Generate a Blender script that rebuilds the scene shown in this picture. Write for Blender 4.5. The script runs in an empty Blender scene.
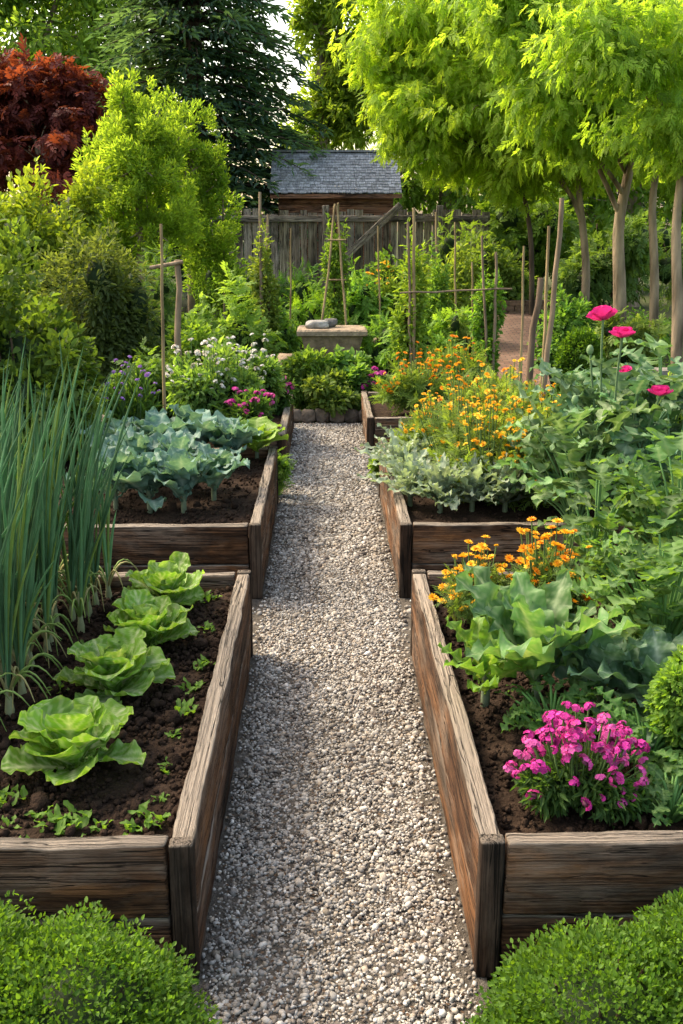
import bpy, bmesh, math, random
import numpy as np
from mathutils import Vector, Matrix, noise
rng=np.random.default_rng(11); random.seed(11)
C=bpy.context.scene.collection
R=math.radians
U=lambda a,b:float(rng.uniform(a,b))
# ------------------------------------------------------------------ camera maths
H=1.6; P=R(16.1); YW=R(0.93); F=995.0
fw=np.array([math.sin(YW)*math.cos(P),math.cos(YW)*math.cos(P),-math.sin(P)])
rt=np.array([math.cos(YW),-math.sin(YW),0.0]); up=np.cross(rt,fw); CAM=np.array([0,0,H])
def ray(u,v): return fw+rt*(u-341.5)/F+up*(512-v)/F
def at(u,v,Y):
    d=ray(u,v); return CAM+d*(Y/d[1])
def onz(u,v,z=0.0):
    d=ray(u,v); return CAM+d*((z-H)/d[2])
def dep(p): return float(np.dot(np.asarray(p)-CAM,fw))
# ------------------------------------------------------------------ mesh builder
class MB:
    def __init__(s): s.v=[];s.f=[];s.c=[];s.n=0
    def add(s,V,Fc,Cc):
        V=np.asarray(V,float).reshape(-1,3); Fc=np.asarray(Fc,int)
        Cc=np.broadcast_to(np.asarray(Cc,float),(len(V),3))
        s.v.append(V); s.f.append(Fc+s.n); s.c.append(Cc); s.n+=len(V)
    def mesh(s,name,mat,smooth=True):
        V=np.concatenate(s.v); Cc=np.concatenate(s.c)
        me=bpy.data.meshes.new(name)
        me.vertices.add(len(V)); me.vertices.foreach_set('co',V.ravel().astype(np.float32))
        loops=np.concatenate([f.ravel() for f in s.f])
        sizes=np.concatenate([np.full(len(f),f.shape[1]) for f in s.f])
        starts=np.concatenate([[0],np.cumsum(sizes)[:-1]])
        me.loops.add(len(loops)); me.loops.foreach_set('vertex_index',loops.astype(np.int32))
        me.polygons.add(len(sizes)); me.polygons.foreach_set('loop_start',starts.astype(np.int32))
        me.update(calc_edges=True)
        a=me.attributes.new('Col','FLOAT_COLOR','POINT')
        rgba=np.ones((len(V),4),np.float32); rgba[:,:3]=np.clip(Cc,0,1)
        a.data.foreach_set('color',rgba.ravel())
        me.polygons.foreach_set('use_smooth',np.full(len(sizes),smooth))
        me.materials.append(mat); me.validate()
        return me
def thing(name,label,cat,loc=(0,0,0),rz=0,group=None):
    o=bpy.data.objects.new(name,None); C.objects.link(o); o.empty_display_size=.05
    o.location=[float(q) for q in loc]; o.rotation_euler=(0,0,rz)
    o['label']=label; o['category']=cat
    if group: o['group']=group
    return o
def part(name,mb,mat,parent=None,smooth=True,loc=(0,0,0),rot=(0,0,0),sc=1.0):
    me=mb if isinstance(mb,bpy.types.Mesh) else mb.mesh(name,mat,smooth)
    o=bpy.data.objects.new(name,me); C.objects.link(o)
    o.location=[float(q) for q in loc]; o.rotation_euler=rot
    o.scale=(sc,sc,sc) if np.isscalar(sc) else sc
    if parent: o.parent=parent
    return o
def tag(o,label,cat,group=None,kind=None):
    o['label']=label; o['category']=cat
    if group: o['group']=group
    if kind: o['kind']=kind
    return o
def struct(o): o['kind']='structure'; return o
# ------------------------------------------------------------------ materials
def nodes(name):
    m=bpy.data.materials.new(name); m.use_nodes=True; nt=m.node_tree; nt.nodes.clear()
    def N(t,**k):
        n=nt.nodes.new(t)
        for a,b in k.items(): setattr(n,a,b)
        return n
    return m,nt,N,nt.links.new
def ramp(N,stops):
    r=N('ShaderNodeValToRGB'); e=r.color_ramp.elements
    while len(e)<len(stops): e.new(.5)
    for i,(p,c) in enumerate(stops):
        e[i].position=p; e[i].color=(*c,1) if not np.isscalar(c) else (c,c,c,1)
    return r
def mixc(N,L,mode,fac,a,b):
    m=N('ShaderNodeMix',data_type='RGBA',blend_type=mode)
    for sock,val in ((0,fac),(6,a),(7,b)):
        if hasattr(val,'links'): L(val,m.inputs[sock])
        else: m.inputs[sock].default_value=val if np.isscalar(val) else (*val,1)
    return m.outputs[2]
def attr_mat(name,rough=.6,spec=.3,trans=0,tint=(1.25,1.2,.55),nscale=20,namt=.25,bscale=60,bump=.15,mp=(1,1,1),bdist=.01):
    m,nt,N,L=nodes(name)
    at_=N('ShaderNodeAttribute',attribute_name='Col')
    tc=N('ShaderNodeTexCoord'); ma=N('ShaderNodeMapping'); ma.inputs['Scale'].default_value=mp
    L(tc.outputs['Object'],ma.inputs['Vector'])
    nz=N('ShaderNodeTexNoise'); nz.inputs['Scale'].default_value=nscale; nz.inputs['Detail'].default_value=4
    L(ma.outputs[0],nz.inputs['Vector'])
    rp=ramp(N,[(.3,max(0,1-namt*1.4)),(.7,1.0)]); L(nz.outputs[0],rp.inputs[0])
    col=mixc(N,L,'MULTIPLY',1.0,at_.outputs['Color'],rp.outputs[0])
    b=N('ShaderNodeBsdfPrincipled'); b.inputs['Roughness'].default_value=rough
    b.inputs['Specular IOR Level'].default_value=spec
    L(col,b.inputs['Base Color'])
    if bump:
        bn=N('ShaderNodeTexNoise'); bn.inputs['Scale'].default_value=bscale; bn.inputs['Detail'].default_value=5
        L(ma.outputs[0],bn.inputs['Vector'])
        bu=N('ShaderNodeBump'); bu.inputs['Strength'].default_value=bump; bu.inputs['Distance'].default_value=bdist
        L(bn.outputs[0],bu.inputs['Height']); L(bu.outputs[0],b.inputs['Normal'])
    out=N('ShaderNodeOutputMaterial')
    if trans:
        tr=N('ShaderNodeBsdfTranslucent'); tcol=mixc(N,L,'MULTIPLY',1.0,col,tint)
        hs=N('ShaderNodeMixShader'); hs.inputs[0].default_value=trans
        L(tcol,tr.inputs['Color']); L(b.outputs[0],hs.inputs[1]); L(tr.outputs[0],hs.inputs[2]); L(hs.outputs[0],out.inputs[0])
    else: L(b.outputs[0],out.inputs[0])
    return m
LEAF=attr_mat('leaf_soft',rough=.6,spec=.25,trans=.5,bump=0,nscale=8,namt=.15,tint=(1.65,1.55,.5))
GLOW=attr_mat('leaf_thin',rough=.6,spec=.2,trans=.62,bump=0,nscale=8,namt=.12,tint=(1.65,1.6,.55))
CRINK=attr_mat('leaf_crinkled',rough=.48,spec=.25,trans=.42,nscale=30,namt=.15,bscale=45,bump=.35,bdist=.006,tint=(1.35,1.3,.5))
WAXY=attr_mat('leaf_waxy',rough=.55,spec=.25,trans=.32,nscale=25,namt=.2,bscale=40,bump=.3,bdist=.006,tint=(1.2,1.28,.65))
PETAL=attr_mat('petal',rough=.6,spec=.2,trans=.35,bump=0,nscale=10,namt=.1,tint=(1.2,1.0,1.0))
STEM=attr_mat('stem',rough=.6,spec=.25,bump=.2,bscale=50)
BARK=attr_mat('bark',rough=.9,spec=.1,nscale=9,namt=.55,bscale=22,bump=.8,mp=(1,1,.25),bdist=.03)
STAKE=attr_mat('stake_wood',rough=.8,spec=.15,nscale=25,namt=.45,bscale=60,bump=.5,mp=(1,1,.15))
PEB=attr_mat('pebble_stone',rough=.8,spec=.2,nscale=90,namt=.25,bscale=200,bump=.25,bdist=.003)
STONE=attr_mat('garden_stone',rough=.85,spec=.2,nscale=14,namt=.4,bscale=30,bump=.7,bdist=.02)
SHING=attr_mat('shingle',rough=.85,spec=.2,nscale=12,namt=.4,bscale=30,bump=.5,mp=(4,1,1))
def wood_mat(name,dark,mid,light,grey,topgrey=.6,rough=.82,greyamt=.6,patch=(.34,.16,.065),vert=False):
    m,nt,N,L=nodes(name)
    sw=(lambda q:(q[1],q[2],q[0])) if vert else (lambda q:q)
    tc=N('ShaderNodeTexCoord'); oi=N('ShaderNodeObjectInfo')
    mu=N('ShaderNodeMath',operation='MULTIPLY'); mu.inputs[1].default_value=37.0; L(oi.outputs['Random'],mu.inputs[0])
    ad=N('ShaderNodeVectorMath',operation='ADD'); L(tc.outputs['Object'],ad.inputs[0]); L(mu.outputs[0],ad.inputs[1])
    def tex(scale,mp,det=6,dist=.0,ro=.6):
        ma=N('ShaderNodeMapping'); ma.inputs['Scale'].default_value=sw(mp); L(ad.outputs[0],ma.inputs['Vector'])
        n=N('ShaderNodeTexNoise'); n.inputs['Scale'].default_value=scale; n.inputs['Detail'].default_value=det
        n.inputs['Distortion'].default_value=dist; n.inputs['Roughness'].default_value=ro
        L(ma.outputs[0],n.inputs['Vector']); return n.outputs[0]
    g1=tex(2.2,(.55,13,13),10,.5,.72); g2=tex(3,(.5,75,75),7,.25,.75); g3=tex(1.6,(1.6,5,5),8,.6,.65); g4=tex(2.0,(.55,20,20),3,.7,.5); g5=tex(1.1,(1.3,4,4),7,.4,.65); g6=tex(1.4,(1.4,5,5),7,.5,.65)
    r1=ramp(N,[(.33,dark),(.46,mid),(.58,light),(.70,mid)]); L(g1,r1.inputs[0])
    r2=ramp(N,[(.36,.25),(.48,.82),(.7,1.2)]); L(g2,r2.inputs[0])
    c=mixc(N,L,'MULTIPLY',1.0,r1.outputs[0],r2.outputs[0])
    gr=mixc(N,L,'MULTIPLY',1.0,grey,r2.outputs[0])
    pa=mixc(N,L,'MULTIPLY',1.0,patch,r2.outputs[0])
    r8=ramp(N,[(.49,0.0),(.61,.85)]); L(g6,r8.inputs[0])
    c=mixc(N,L,'MIX',r8.outputs[0],c,pa)
    r3=ramp(N,[(.46,0.0),(.62,greyamt)]); L(g3,r3.inputs[0])
    c=mixc(N,L,'MIX',r3.outputs[0],c,gr)
    r7=ramp(N,[(.38,.2),(.53,1.0)]); L(g5,r7.inputs[0])     # damp stains
    c=mixc(N,L,'MULTIPLY',.9,c,r7.outputs[0])
    ge=N('ShaderNodeNewGeometry'); sx=N('ShaderNodeSeparateXYZ'); L(ge.outputs['Normal'],sx.inputs[0])
    r4=ramp(N,[(.15,0.0),(.6,topgrey)]); L(sx.outputs['Z'],r4.inputs[0])
    c=mixc(N,L,'MIX',r4.outputs[0],c,gr)
    r6=ramp(N,[(.480,1.0),(.496,.05),(.504,.05),(.520,1.0)]); L(g4,r6.inputs[0])   # drying cracks
    c=mixc(N,L,'MULTIPLY',.9,c,r6.outputs[0])
    ma=N('ShaderNodeMapping'); ma.inputs['Scale'].default_value=sw((2.0,6.5,6.5)); L(ad.outputs[0],ma.inputs['Vector'])
    vo=N('ShaderNodeTexVoronoi'); vo.inputs['Scale'].default_value=1.0; L(ma.outputs[0],vo.inputs['Vector'])
    r5=ramp(N,[(.03,.2),(.1,.7),(.14,1.0)]); L(vo.outputs['Distance'],r5.inputs[0])
    c=mixc(N,L,'MULTIPLY',.85,c,r5.outputs[0])
    if vert:
        at_=N('ShaderNodeAttribute',attribute_name='Col'); c=mixc(N,L,'MULTIPLY',1.0,c,at_.outputs['Color'])
    b=N('ShaderNodeBsdfPrincipled'); b.inputs['Roughness'].default_value=rough; b.inputs['Specular IOR Level'].default_value=.15
    L(c,b.inputs['Base Color'])
    add=N('ShaderNodeMath',operation='ADD'); L(r6.outputs[0],add.inputs[0]); L(r2.outputs[0],add.inputs[1])
    bu=N('ShaderNodeBump'); bu.inputs['Strength'].default_value=.95; bu.inputs['Distance'].default_value=.01
    L(add.outputs[0],bu.inputs['Height']); L(bu.outputs[0],b.inputs['Normal'])
    out=N('ShaderNodeOutputMaterial'); L(b.outputs[0],out.inputs[0]); return m
WOOD=wood_mat('bed_timber',(.04,.02,.012),(.14,.068,.035),(.26,.14,.075),(.38,.325,.265),.95,greyamt=.5,patch=(.36,.17,.07))
WOODD=wood_mat('post_timber',(.012,.008,.005),(.036,.022,.014),(.07,.043,.028),(.30,.25,.20),.8,greyamt=.2,patch=(.085,.047,.029))
FENCEW=wood_mat('fence_rail',(.11,.09,.075),(.26,.22,.18),(.35,.30,.25),(.40,.36,.32),.4,patch=(.30,.24,.18))
FENCEV=wood_mat('fence_boards',(.13,.11,.09),(.32,.275,.23),(.43,.375,.32),(.48,.43,.38),.4,patch=(.38,.31,.24),vert=True)
SHEDW=wood_mat('shed_siding',(.12,.055,.032),(.28,.13,.07),(.38,.19,.11),(.24,.15,.11),.2,patch=(.33,.17,.09))
def ground_mat(name,c1,c2,c3,scale,bump=.6,dist=.02):
    m,nt,N,L=nodes(name); tc=N('ShaderNodeTexCoord')
    n=N('ShaderNodeTexNoise'); n.inputs['Scale'].default_value=scale; n.inputs['Detail'].default_value=9; n.inputs['Roughness'].default_value=.7
    L(tc.outputs['Object'],n.inputs['Vector'])
    r=ramp(N,[(.3,c1),(.5,c2),(.72,c3)]); L(n.outputs[0],r.inputs[0])
    n2=N('ShaderNodeTexNoise'); n2.inputs['Scale'].default_value=scale*6; n2.inputs['Detail'].default_value=6
    L(tc.outputs['Object'],n2.inputs['Vector'])
    b=N('ShaderNodeBsdfPrincipled'); b.inputs['Roughness'].default_value=.95; b.inputs['Specular IOR Level'].default_value=.1
    L(r.outputs[0],b.inputs['Base Color'])
    bu=N('ShaderNodeBump'); bu.inputs['Strength'].default_value=bump; bu.inputs['Distance'].default_value=dist
    L(n2.outputs[0],bu.inputs['Height']); L(bu.outputs[0],b.inputs['Normal'])
    o=N('ShaderNodeOutputMaterial'); L(b.outputs[0],o.inputs[0]); return m
SOIL=ground_mat('garden_soil',(.014,.009,.006),(.03,.019,.013),(.055,.036,.025),14,.9,.02)
EARTH=ground_mat('earth_ground',(.03,.03,.014),(.05,.06,.022),(.07,.085,.03),3,.8,.03)
GBASE=ground_mat('gravel_bed',(.045,.038,.031),(.09,.08,.067),(.16,.145,.127),40,.9,.01)
def brick_mat():
    m,nt,N,L=nodes('brick_pavers'); tc=N('ShaderNodeTexCoord')
    b_=N('ShaderNodeTexBrick'); b_.inputs['Scale'].default_value=4.0
    b_.inputs['Color1'].default_value=(.13,.065,.045,1); b_.inputs['Color2'].default_value=(.20,.12,.085,1); b_.inputs['Mortar'].default_value=(.06,.045,.035,1); b_.inputs['Mortar Size'].default_value=.03
    L(tc.outputs['Object'],b_.inputs['Vector'])
    b=N('ShaderNodeBsdfPrincipled'); b.inputs['Roughness'].default_value=.9; L(b_.outputs[0],b.inputs['Base Color'])
    o=N('ShaderNodeOutputMaterial'); L(b.outputs[0],o.inputs[0]); return m
BRICK=brick_mat()
# ------------------------------------------------------------------ shapes
def ico(sub):
    bm=bmesh.new(); bmesh.ops.create_icosphere(bm,subdivisions=sub,radius=1.0)
    V=np.array([v.co[:] for v in bm.verts]); Fc=np.array([[v.index for v in f.verts] for f in bm.faces]); bm.free(); return V,Fc
ICO={k:ico(k) for k in (1,2,3)}
LV=np.array([[0,0,0],[.5,.3,.14],[.4,.68,.1],[0,1,-.05],[-.4,.68,.1],[-.5,.3,.14]]); LF=np.array([[0,1,2,3],[0,3,4,5]])
def norm(a): return a/np.maximum(np.linalg.norm(a,axis=-1,keepdims=True),1e-9)
def rdir(n): return norm(rng.normal(size=(n,3)))
def make_spray(pairs=6,droop=.35,ll=.34,lw=.34,ang=58):
    V=[];Fc=[]
    for i in range(pairs+1):
        t=.12+.8*i/pairs; sides=(-1,1) if i<pairs else (0,)
        for s in sides:
            a=R(ang)*s*(1-.35*t)+U(-.25,.25); k=ll*(1-.35*abs(t-.45))*U(.8,1.2); base=np.array([0,t*.85,-droop*t*t])
            d=norm(np.array([math.sin(a),math.cos(a),-.25-.3*t+U(-.25,.25)])); x=norm(np.cross(d,[0,0,1.])); z=np.cross(x,d)
            o=len(V); 
            for p in LV: V.append(base+x*p[0]*k*lw+d*p[1]*k+z*p[2]*k*lw)
            for f in LF: Fc.append([q+o for q in f])
    return np.array(V),np.array(Fc)
SPRAY=make_spray(4,.3,.42,.42,55); FERN=make_spray(9,.25,.24,.22,65); FEATHER=make_spray(5,.4,.38,.30,48)
def scatter(mb,TV,TF,loc,d,nrm,sx,sy,sz,cols):
    d=norm(d); x=norm(np.cross(d,nrm)); z=np.cross(x,d); n=len(loc)
    M=np.stack([x*np.reshape(sx,(-1,1)),d*np.reshape(sy,(-1,1)),z*np.reshape(sz,(-1,1))],axis=2)
    V=np.einsum('nij,kj->nki',M,TV)+loc[:,None,:]
    k=len(TV); Fc=(TF[None]+(np.arange(n)*k)[:,None,None]).reshape(-1,TF.shape[1])
    mb.add(V.reshape(-1,3),Fc,np.repeat(cols,k,axis=0))
def tube(mb,Pt,Rd,seg=7,col=(.2,.15,.1)):
    Pt=np.asarray(Pt,float); m=len(Pt); Rd=np.broadcast_to(np.asarray(Rd,float),(m,))
    T=norm(np.gradient(Pt,axis=0)); ref=np.array([.31,.95,.05])
    X=norm(np.cross(T,ref)); Y=np.cross(T,X)
    a=np.linspace(0,2*np.pi,seg,endpoint=False)
    V=Pt[:,None]+Rd[:,None,None]*(np.cos(a)[None,:,None]*X[:,None]+np.sin(a)[None,:,None]*Y[:,None])
    i,j=np.meshgrid(np.arange(m-1),np.arange(seg),indexing='ij'); j2=(j+1)%seg
    Fc=np.stack([i*seg+j,i*seg+j2,(i+1)*seg+j2,(i+1)*seg+j],-1).reshape(-1,4)
    mb.add(V.reshape(-1,3),Fc,col)
    for k,flip in ((0,True),(m-1,False)):
        c=np.vstack([V[k],Pt[k][None]]); q=np.arange(seg); f=np.stack([q,(q+1)%seg,np.full(seg,seg)],-1)
        if flip: f=f[:,::-1]
        mb.add(c,f,col)
def bez(a,b,c,m=8):
    t=np.linspace(0,1,m)[:,None]; a,b,c=map(lambda q:np.asarray(q,float),(a,b,c))
    return a*(1-t)**2+2*b*t*(1-t)+c*t*t
def leaf_cloud(mb,ells,n,size,c1,c2,asp=.5,droop=.1,sub=12,subr=.4,core=.0,zmin=.01,corecol=(.02,.04,.012),flat=.8,rr=(.35,.85),cj=.25,shell=0,tpl=None,flc=1.0,sb=.12):
    ells=np.array(ells,float); c1=np.array(c1); c2=np.array(c2)
    cen=[];rad=[];own=[];tone=[]
    for k,e in enumerate(ells):
        d=rdir(sub); q=rng.uniform(rr[0],rr[1],sub)[:,None]
        cen.append(e[:3]+d*e[3:]*q); rad.append(e[3:]*subr*rng.uniform(.7,1.35,sub)[:,None]*[1,1,flc])
        own.append(np.full(sub,k)); tone.append(rng.uniform(0,1,sub))
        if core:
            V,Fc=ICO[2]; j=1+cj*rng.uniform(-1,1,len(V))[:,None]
            W=e[:3]+V*e[3:]*core*j; W[:,2]=np.maximum(W[:,2],zmin); mb.add(W,Fc,corecol)  # opaque dark filler blob added inside the leaves to block light leaking through
    cen=np.concatenate(cen);rad=np.concatenate(rad);own=np.concatenate(own);tone=np.concatenate(tone)
    w=np.prod(rad,axis=1)**(2/3); idx=rng.choice(len(cen),n,p=w/w.sum())
    d=rdir(n); pos=cen[idx]+d*rad[idx]*(rng.uniform(.1,1,n)**.5)[:,None]
    if shell:
        m=rng.uniform(size=n)<shell; e=ells[own[idx]]; dd=rdir(n)
        bump=np.array([noise.noise(Vector(q)*2.6+Vector((own[i]*9,0,0)))+.6*noise.noise(Vector(q)*7) for i,q in zip(idx,dd)])[:,None]
        ps=e[:,:3]+dd*e[:,3:]*(rng.uniform(.8,1.0,n)[:,None]+sb*bump); pos=np.where(m[:,None],ps,pos); d=np.where(m[:,None],dd,d)
    pos[:,2]=np.maximum(pos[:,2],zmin+rng.uniform(0,.03,n))
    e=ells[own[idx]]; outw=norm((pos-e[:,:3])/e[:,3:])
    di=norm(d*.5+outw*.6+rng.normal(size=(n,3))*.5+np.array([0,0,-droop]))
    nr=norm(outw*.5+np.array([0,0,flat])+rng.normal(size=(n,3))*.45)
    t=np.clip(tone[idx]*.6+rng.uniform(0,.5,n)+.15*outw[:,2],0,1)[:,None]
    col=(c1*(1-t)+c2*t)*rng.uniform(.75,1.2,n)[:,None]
    s=size*rng.uniform(.65,1.25,n)
    if tpl: scatter(mb,tpl[0],tpl[1],pos-di*s[:,None]*.4,di,nr,s,s,s,col)
    else: scatter(mb,LV,LF,pos,di,nr,s*asp,s,s,col)
def prof_round(t):
    return (.24+.76*np.clip(t/.55,0,1)**1.3)*np.sqrt(np.clip(1-np.clip((t-.6)/.4,0,1)**2.5,0,1))+.01
def prof_lance(t): return np.sin(np.pi*np.clip(t,0,1)**.85)**.8+.015
def prof_stalk(st):
    return lambda t: np.where(t<st,.07,np.sin(np.pi*np.clip((t-st)/(1-st),0,1)**.7)**.7+.03)
def grid_leaf(mb,L,W,az,el,curl,base=(0,0,0),nu=16,nv=9,cup=.2,ruf=.05,rf=9,lobes=0,lobed=.5,prof=prof_round,col=(.2,.3,.05),rib=(.4,.5,.2),edge=None,vein=7,roll=0.,ribw=.12,vth=.93,vs=.25):
    t=np.linspace(0,1,nu); s=np.linspace(-1,1,nv)
    ang=el-curl*t**1.4; ds=L/(nu-1)
    r=np.concatenate([[0],np.cumsum(np.cos(ang[:-1]))*ds]); z=np.concatenate([[0],np.cumsum(np.sin(ang[:-1]))*ds])
    w=prof(t)*W/2; ph=U(0,6)
    if lobes: w=w*(1-lobed*(.5+.5*np.cos(2*np.pi*lobes*t+ph))*np.clip(t*6-1,0,1))
    T,S=np.meshgrid(t,s,indexing='ij'); ww=w[:,None]
    off=cup*ww*S**2+ruf*L*np.sin(rf*np.pi*T+np.sign(S)*ph+ph)*np.abs(S)**1.7*np.clip(T*3,0,1)+ruf*.4*L*np.sin(rf*2.3*np.pi*T+ph*2+S*3)*np.abs(S)
    off=off+roll*S*ww
    Rr=r[:,None]+off*(-np.sin(ang))[:,None]; Z=z[:,None]+off*np.cos(ang)[:,None]; X=S*ww*(1-.12*abs(cup))
    x=X*math.cos(az)-Rr*math.sin(az); y=X*math.sin(az)+Rr*math.cos(az)
    V=np.stack([x,y,Z],-1).reshape(-1,3)+np.asarray(base)
    i,j=np.meshgrid(np.arange(nu-1),np.arange(nv-1),indexing='ij')
    Fc=np.stack([i*nv+j,i*nv+j+1,(i+1)*nv+j+1,(i+1)*nv+j],-1).reshape(-1,4)
    k=np.exp(-(S/(ribw+.1*(1-T)))**2)*(1-.6*T)+vs*(np.abs(np.sin(np.pi*vein*(T-.35*np.abs(S))))>vth)
    k=np.clip(k,0,1)[...,None]; col=np.array(col)
    if edge is not None:
        q=(np.abs(S)**2*T)[...,None]; col=col*(1-q)+np.array(edge)*q
    cc=(col*(1-k)+np.array(rib)*k)*rng.uniform(.9,1.1)
    mb.add(V,Fc,np.broadcast_to(cc,(nu,nv,3)).reshape(-1,3))
def board(name,L_,Wd,Hh,mat,parent,loc,rot=(0,0,0),amp=.005,bev=.006,cuts=None):
    """timber with its length on local X, centred in X and Y, base at z=0"""
    bm=bmesh.new(); bmesh.ops.create_cube(bm,size=1.0)
    for v in bm.verts: v.co=Vector((v.co.x*L_,v.co.y*Wd,(v.co.z+.5)*Hh))
    bmesh.ops.bevel(bm,geom=list(bm.edges),offset=bev,segments=2,affect='EDGES',profile=.5)
    cuts=cuts or max(3,int(L_/.022))
    for i in range(1,cuts):
        bmesh.ops.bisect_plane(bm,geom=list(bm.verts)+list(bm.edges)+list(bm.faces),plane_co=(-L_/2+L_*i/cuts,0,0),plane_no=(1,0,0))
    sd=Vector((U(0,90),U(0,90),U(0,90)))
    for v in bm.verts:
        q=Vector((v.co.x*5,v.co.y*12,v.co.z*12))+sd
        v.co+=noise.noise_vector(q)*amp+noise.noise_vector(q*3.5)*amp*.5+noise.noise_vector(q*9)*amp*.25
    me=bpy.data.meshes.new(name); bm.to_mesh(me); bm.free()
    me.polygons.foreach_set('use_smooth',np.full(len(me.polygons),True)); me.materials.append(mat)
    return part(name,me,mat,parent,loc=loc,rot=rot)
# ------------------------------------------------------------------ ground, path, beds
def sheet(name,x0,x1,y0,y1,z,mat,nx=2,ny=2,amp=0,fr=3):
    xs=np.linspace(x0,x1,nx); ys=np.linspace(y0,y1,ny); X,Y=np.meshgrid(xs,ys,indexing='ij')
    Z=np.full(X.shape,z,float)
    if amp:
        for a in range(nx):
            for b in range(ny):
                v=Vector((X[a,b]*fr,Y[a,b]*fr,z)); Z[a,b]+=amp*(noise.noise(v)+.6*noise.noise(v*3.1)+.35*noise.noise(v*8))
    i,j=np.meshgrid(np.arange(nx-1),np.arange(ny-1),indexing='ij')
    Fc=np.stack([i*ny+j,(i+1)*ny+j,(i+1)*ny+j+1,i*ny+j+1],-1).reshape(-1,4)
    mb=MB(); mb.add(np.stack([X,Y,Z],-1),Fc,(.03,.02,.012)); return mb
XL,XR=-.285,.325
mb=sheet('ground',-150,150,-40,260,-.03,EARTH); struct(part('ground',mb,EARTH))
mb=sheet('p',-.31,.35,.6,8.25,0,GBASE,12,120,.005,4); m2=sheet('p',-2.2,-.31,3.5,4.22,0,GBASE,12,8); m3=sheet('p',.35,2.4,3.5,4.22,0,GBASE,12,8)
for q in (m2,m3): mb.add(q.v[0],q.f[0],q.c[0])
struct(part('gravel_path',mb,GBASE))
PC=np.array([[.42,.395,.355],[.34,.32,.29],[.50,.48,.44],[.24,.215,.185],[.35,.30,.24],[.60,.58,.54],[.15,.13,.115],[.38,.365,.34],[.44,.40,.345],[.28,.265,.245]])*.93
def pebbles(mb,x0,x1,y0,y1,area,size,sub):
    n=int((x1-x0)*(y1-y0)/area); TV,TF=ICO[sub]
    TV=TV*(1+.16*rng.uniform(-1,1,TV.shape)) 
    loc=np.stack([rng.uniform(x0,x1,n),rng.uniform(y0,y1,n),rng.uniform(-.003,.006,n)],-1)
    ed=np.minimum(loc[:,0]-x0,x1-loc[:,0]); bare=np.array([noise.noise(Vector((a*4,b*3,9))) for a,b in loc[:,:2]])
    keep=rng.uniform(size=n)<np.clip(.15+ed/.07,0,1)*np.where(bare<-.3,.65,1); loc=loc[keep]; n=len(loc)
    s=size*rng.lognormal(0,.36,n)
    loc[:,2]+=np.array([.006*noise.noise(Vector((a*5,b*5,0))) for a,b in loc[:,:2]])
    d=rdir(n); nr=norm(rng.normal(size=(n,3))*.5+[0,0,1]); d[:,2]*=.35
    c=PC[rng.integers(0,len(PC),n)]*rng.uniform(.7,1.2,n)[:,None]
    pat=np.array([noise.noise(Vector((a*2.2,b*1.6,5))) for a,b in loc[:,:2]])[:,None]
    c=c*(1+.2*pat)
    scatter(mb,TV,TF,loc,d,nr,s*rng.uniform(.6,.9,n),s,s*rng.uniform(.45,.75,n),c)
mb=MB(); pebbles(mb,XL,XR,1.3,2.6,.000036,.0049,1); pebbles(mb,XL,XR,2.6,4.6,.00005,.0054,1); pebbles(mb,XL,XR,4.6,8.2,.0001,.0075,1); pebbles(mb,XL,XR,.6,1.3,.00022,.0105,1)
pebbles(mb,-1.9,XL,3.6,4.12,.0004,.011,1); pebbles(mb,XR,2.,3.6,4.12,.0004,.011,1)
n=3200 # stray crumbs of brown bark, soil and leaf litter among the stones
loc=np.stack([rng.uniform(-.28,.32,n),rng.uniform(1.4,7.5,n),rng.uniform(.006,.012,n)],-1)
scatter(mb,LV,LF,loc,rdir(n)*[1,1,.15],np.array([0,0,1])+rng.normal(size=(n,3))*.3,.006,.011,.01,np.array([.08,.05,.03])*rng.uniform(.4,1.6,n)[:,None])
tag(part('gravel',mb,PEB),'loose grey and tan pebbles covering the garden path','gravel',kind='stuff')
def soil(x0,x1,y0,y1,z,clods):
    mb=sheet('soil',x0,x1,y0,y1,z,SOIL,50,60,.012,7); n=clods
    if n:
        loc=np.stack([rng.uniform(x0+.02,x1-.02,n),rng.uniform(y0+.02,y1-.02,n),rng.uniform(z-.004,z+.014,n)],-1)
        s=.0055*rng.lognormal(0,.5,n); TV,TF=ICO[1]; TV=TV*(1+.25*rng.uniform(-1,1,TV.shape))
        c=np.array([.033,.021,.014])*rng.uniform(.5,1.7,n)[:,None]
        scatter(mb,TV,TF,loc,rdir(n),rdir(n),s,s*rng.uniform(.8,1.4,n),s*.8,c)
    struct(part('soil',mb.mesh('soil',SOIL),SOIL))
T=.05
def bed(x0,x1,y0,y1,h,label,clods=0,rows=2):
    t=thing('raised_bed',label,'raised bed',((x0+x1)/2,(y0+y1)/2,0),0,'timber raised vegetable beds')
    cx,cy=(x0+x1)/2,(y0+y1)/2; hs=[h*.47,h*.53]; z=0
    for r_ in range(rows):
        h2=hs[r_]-.004
        for x in (x0+T/2,x1-T/2): board('side_board',y1-y0-2*.032,T-.006+.004*r_,h2,WOOD,t,(x-cx,0,z),(0,0,R(90)))
        for y in (y0+T/2,y1-T/2): board('end_board',x1-x0-2*T-.012,T-.010+.004*r_,h2,WOOD,t,(0,y-cy,z))
        z+=hs[r_]
    for x in (x0+T/2,x1-T/2):
        for y in (y0+.016,y1-.016):
            board('corner_post',h+.002,.034,T+.002,WOODD,t,(x-cx+(T+.002)/2,y-cy,(h+.002)/2),(0,R(-90),0),.002)
    soil(x0+T*.8,x1-T*.8,y0+T*.8,y1-T*.8,h-.065,clods)
    return t
bed(-1.45,XL,1.82,3.56,.345,'nearest left timber raised bed planted with lettuces and onions',9000)
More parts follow.
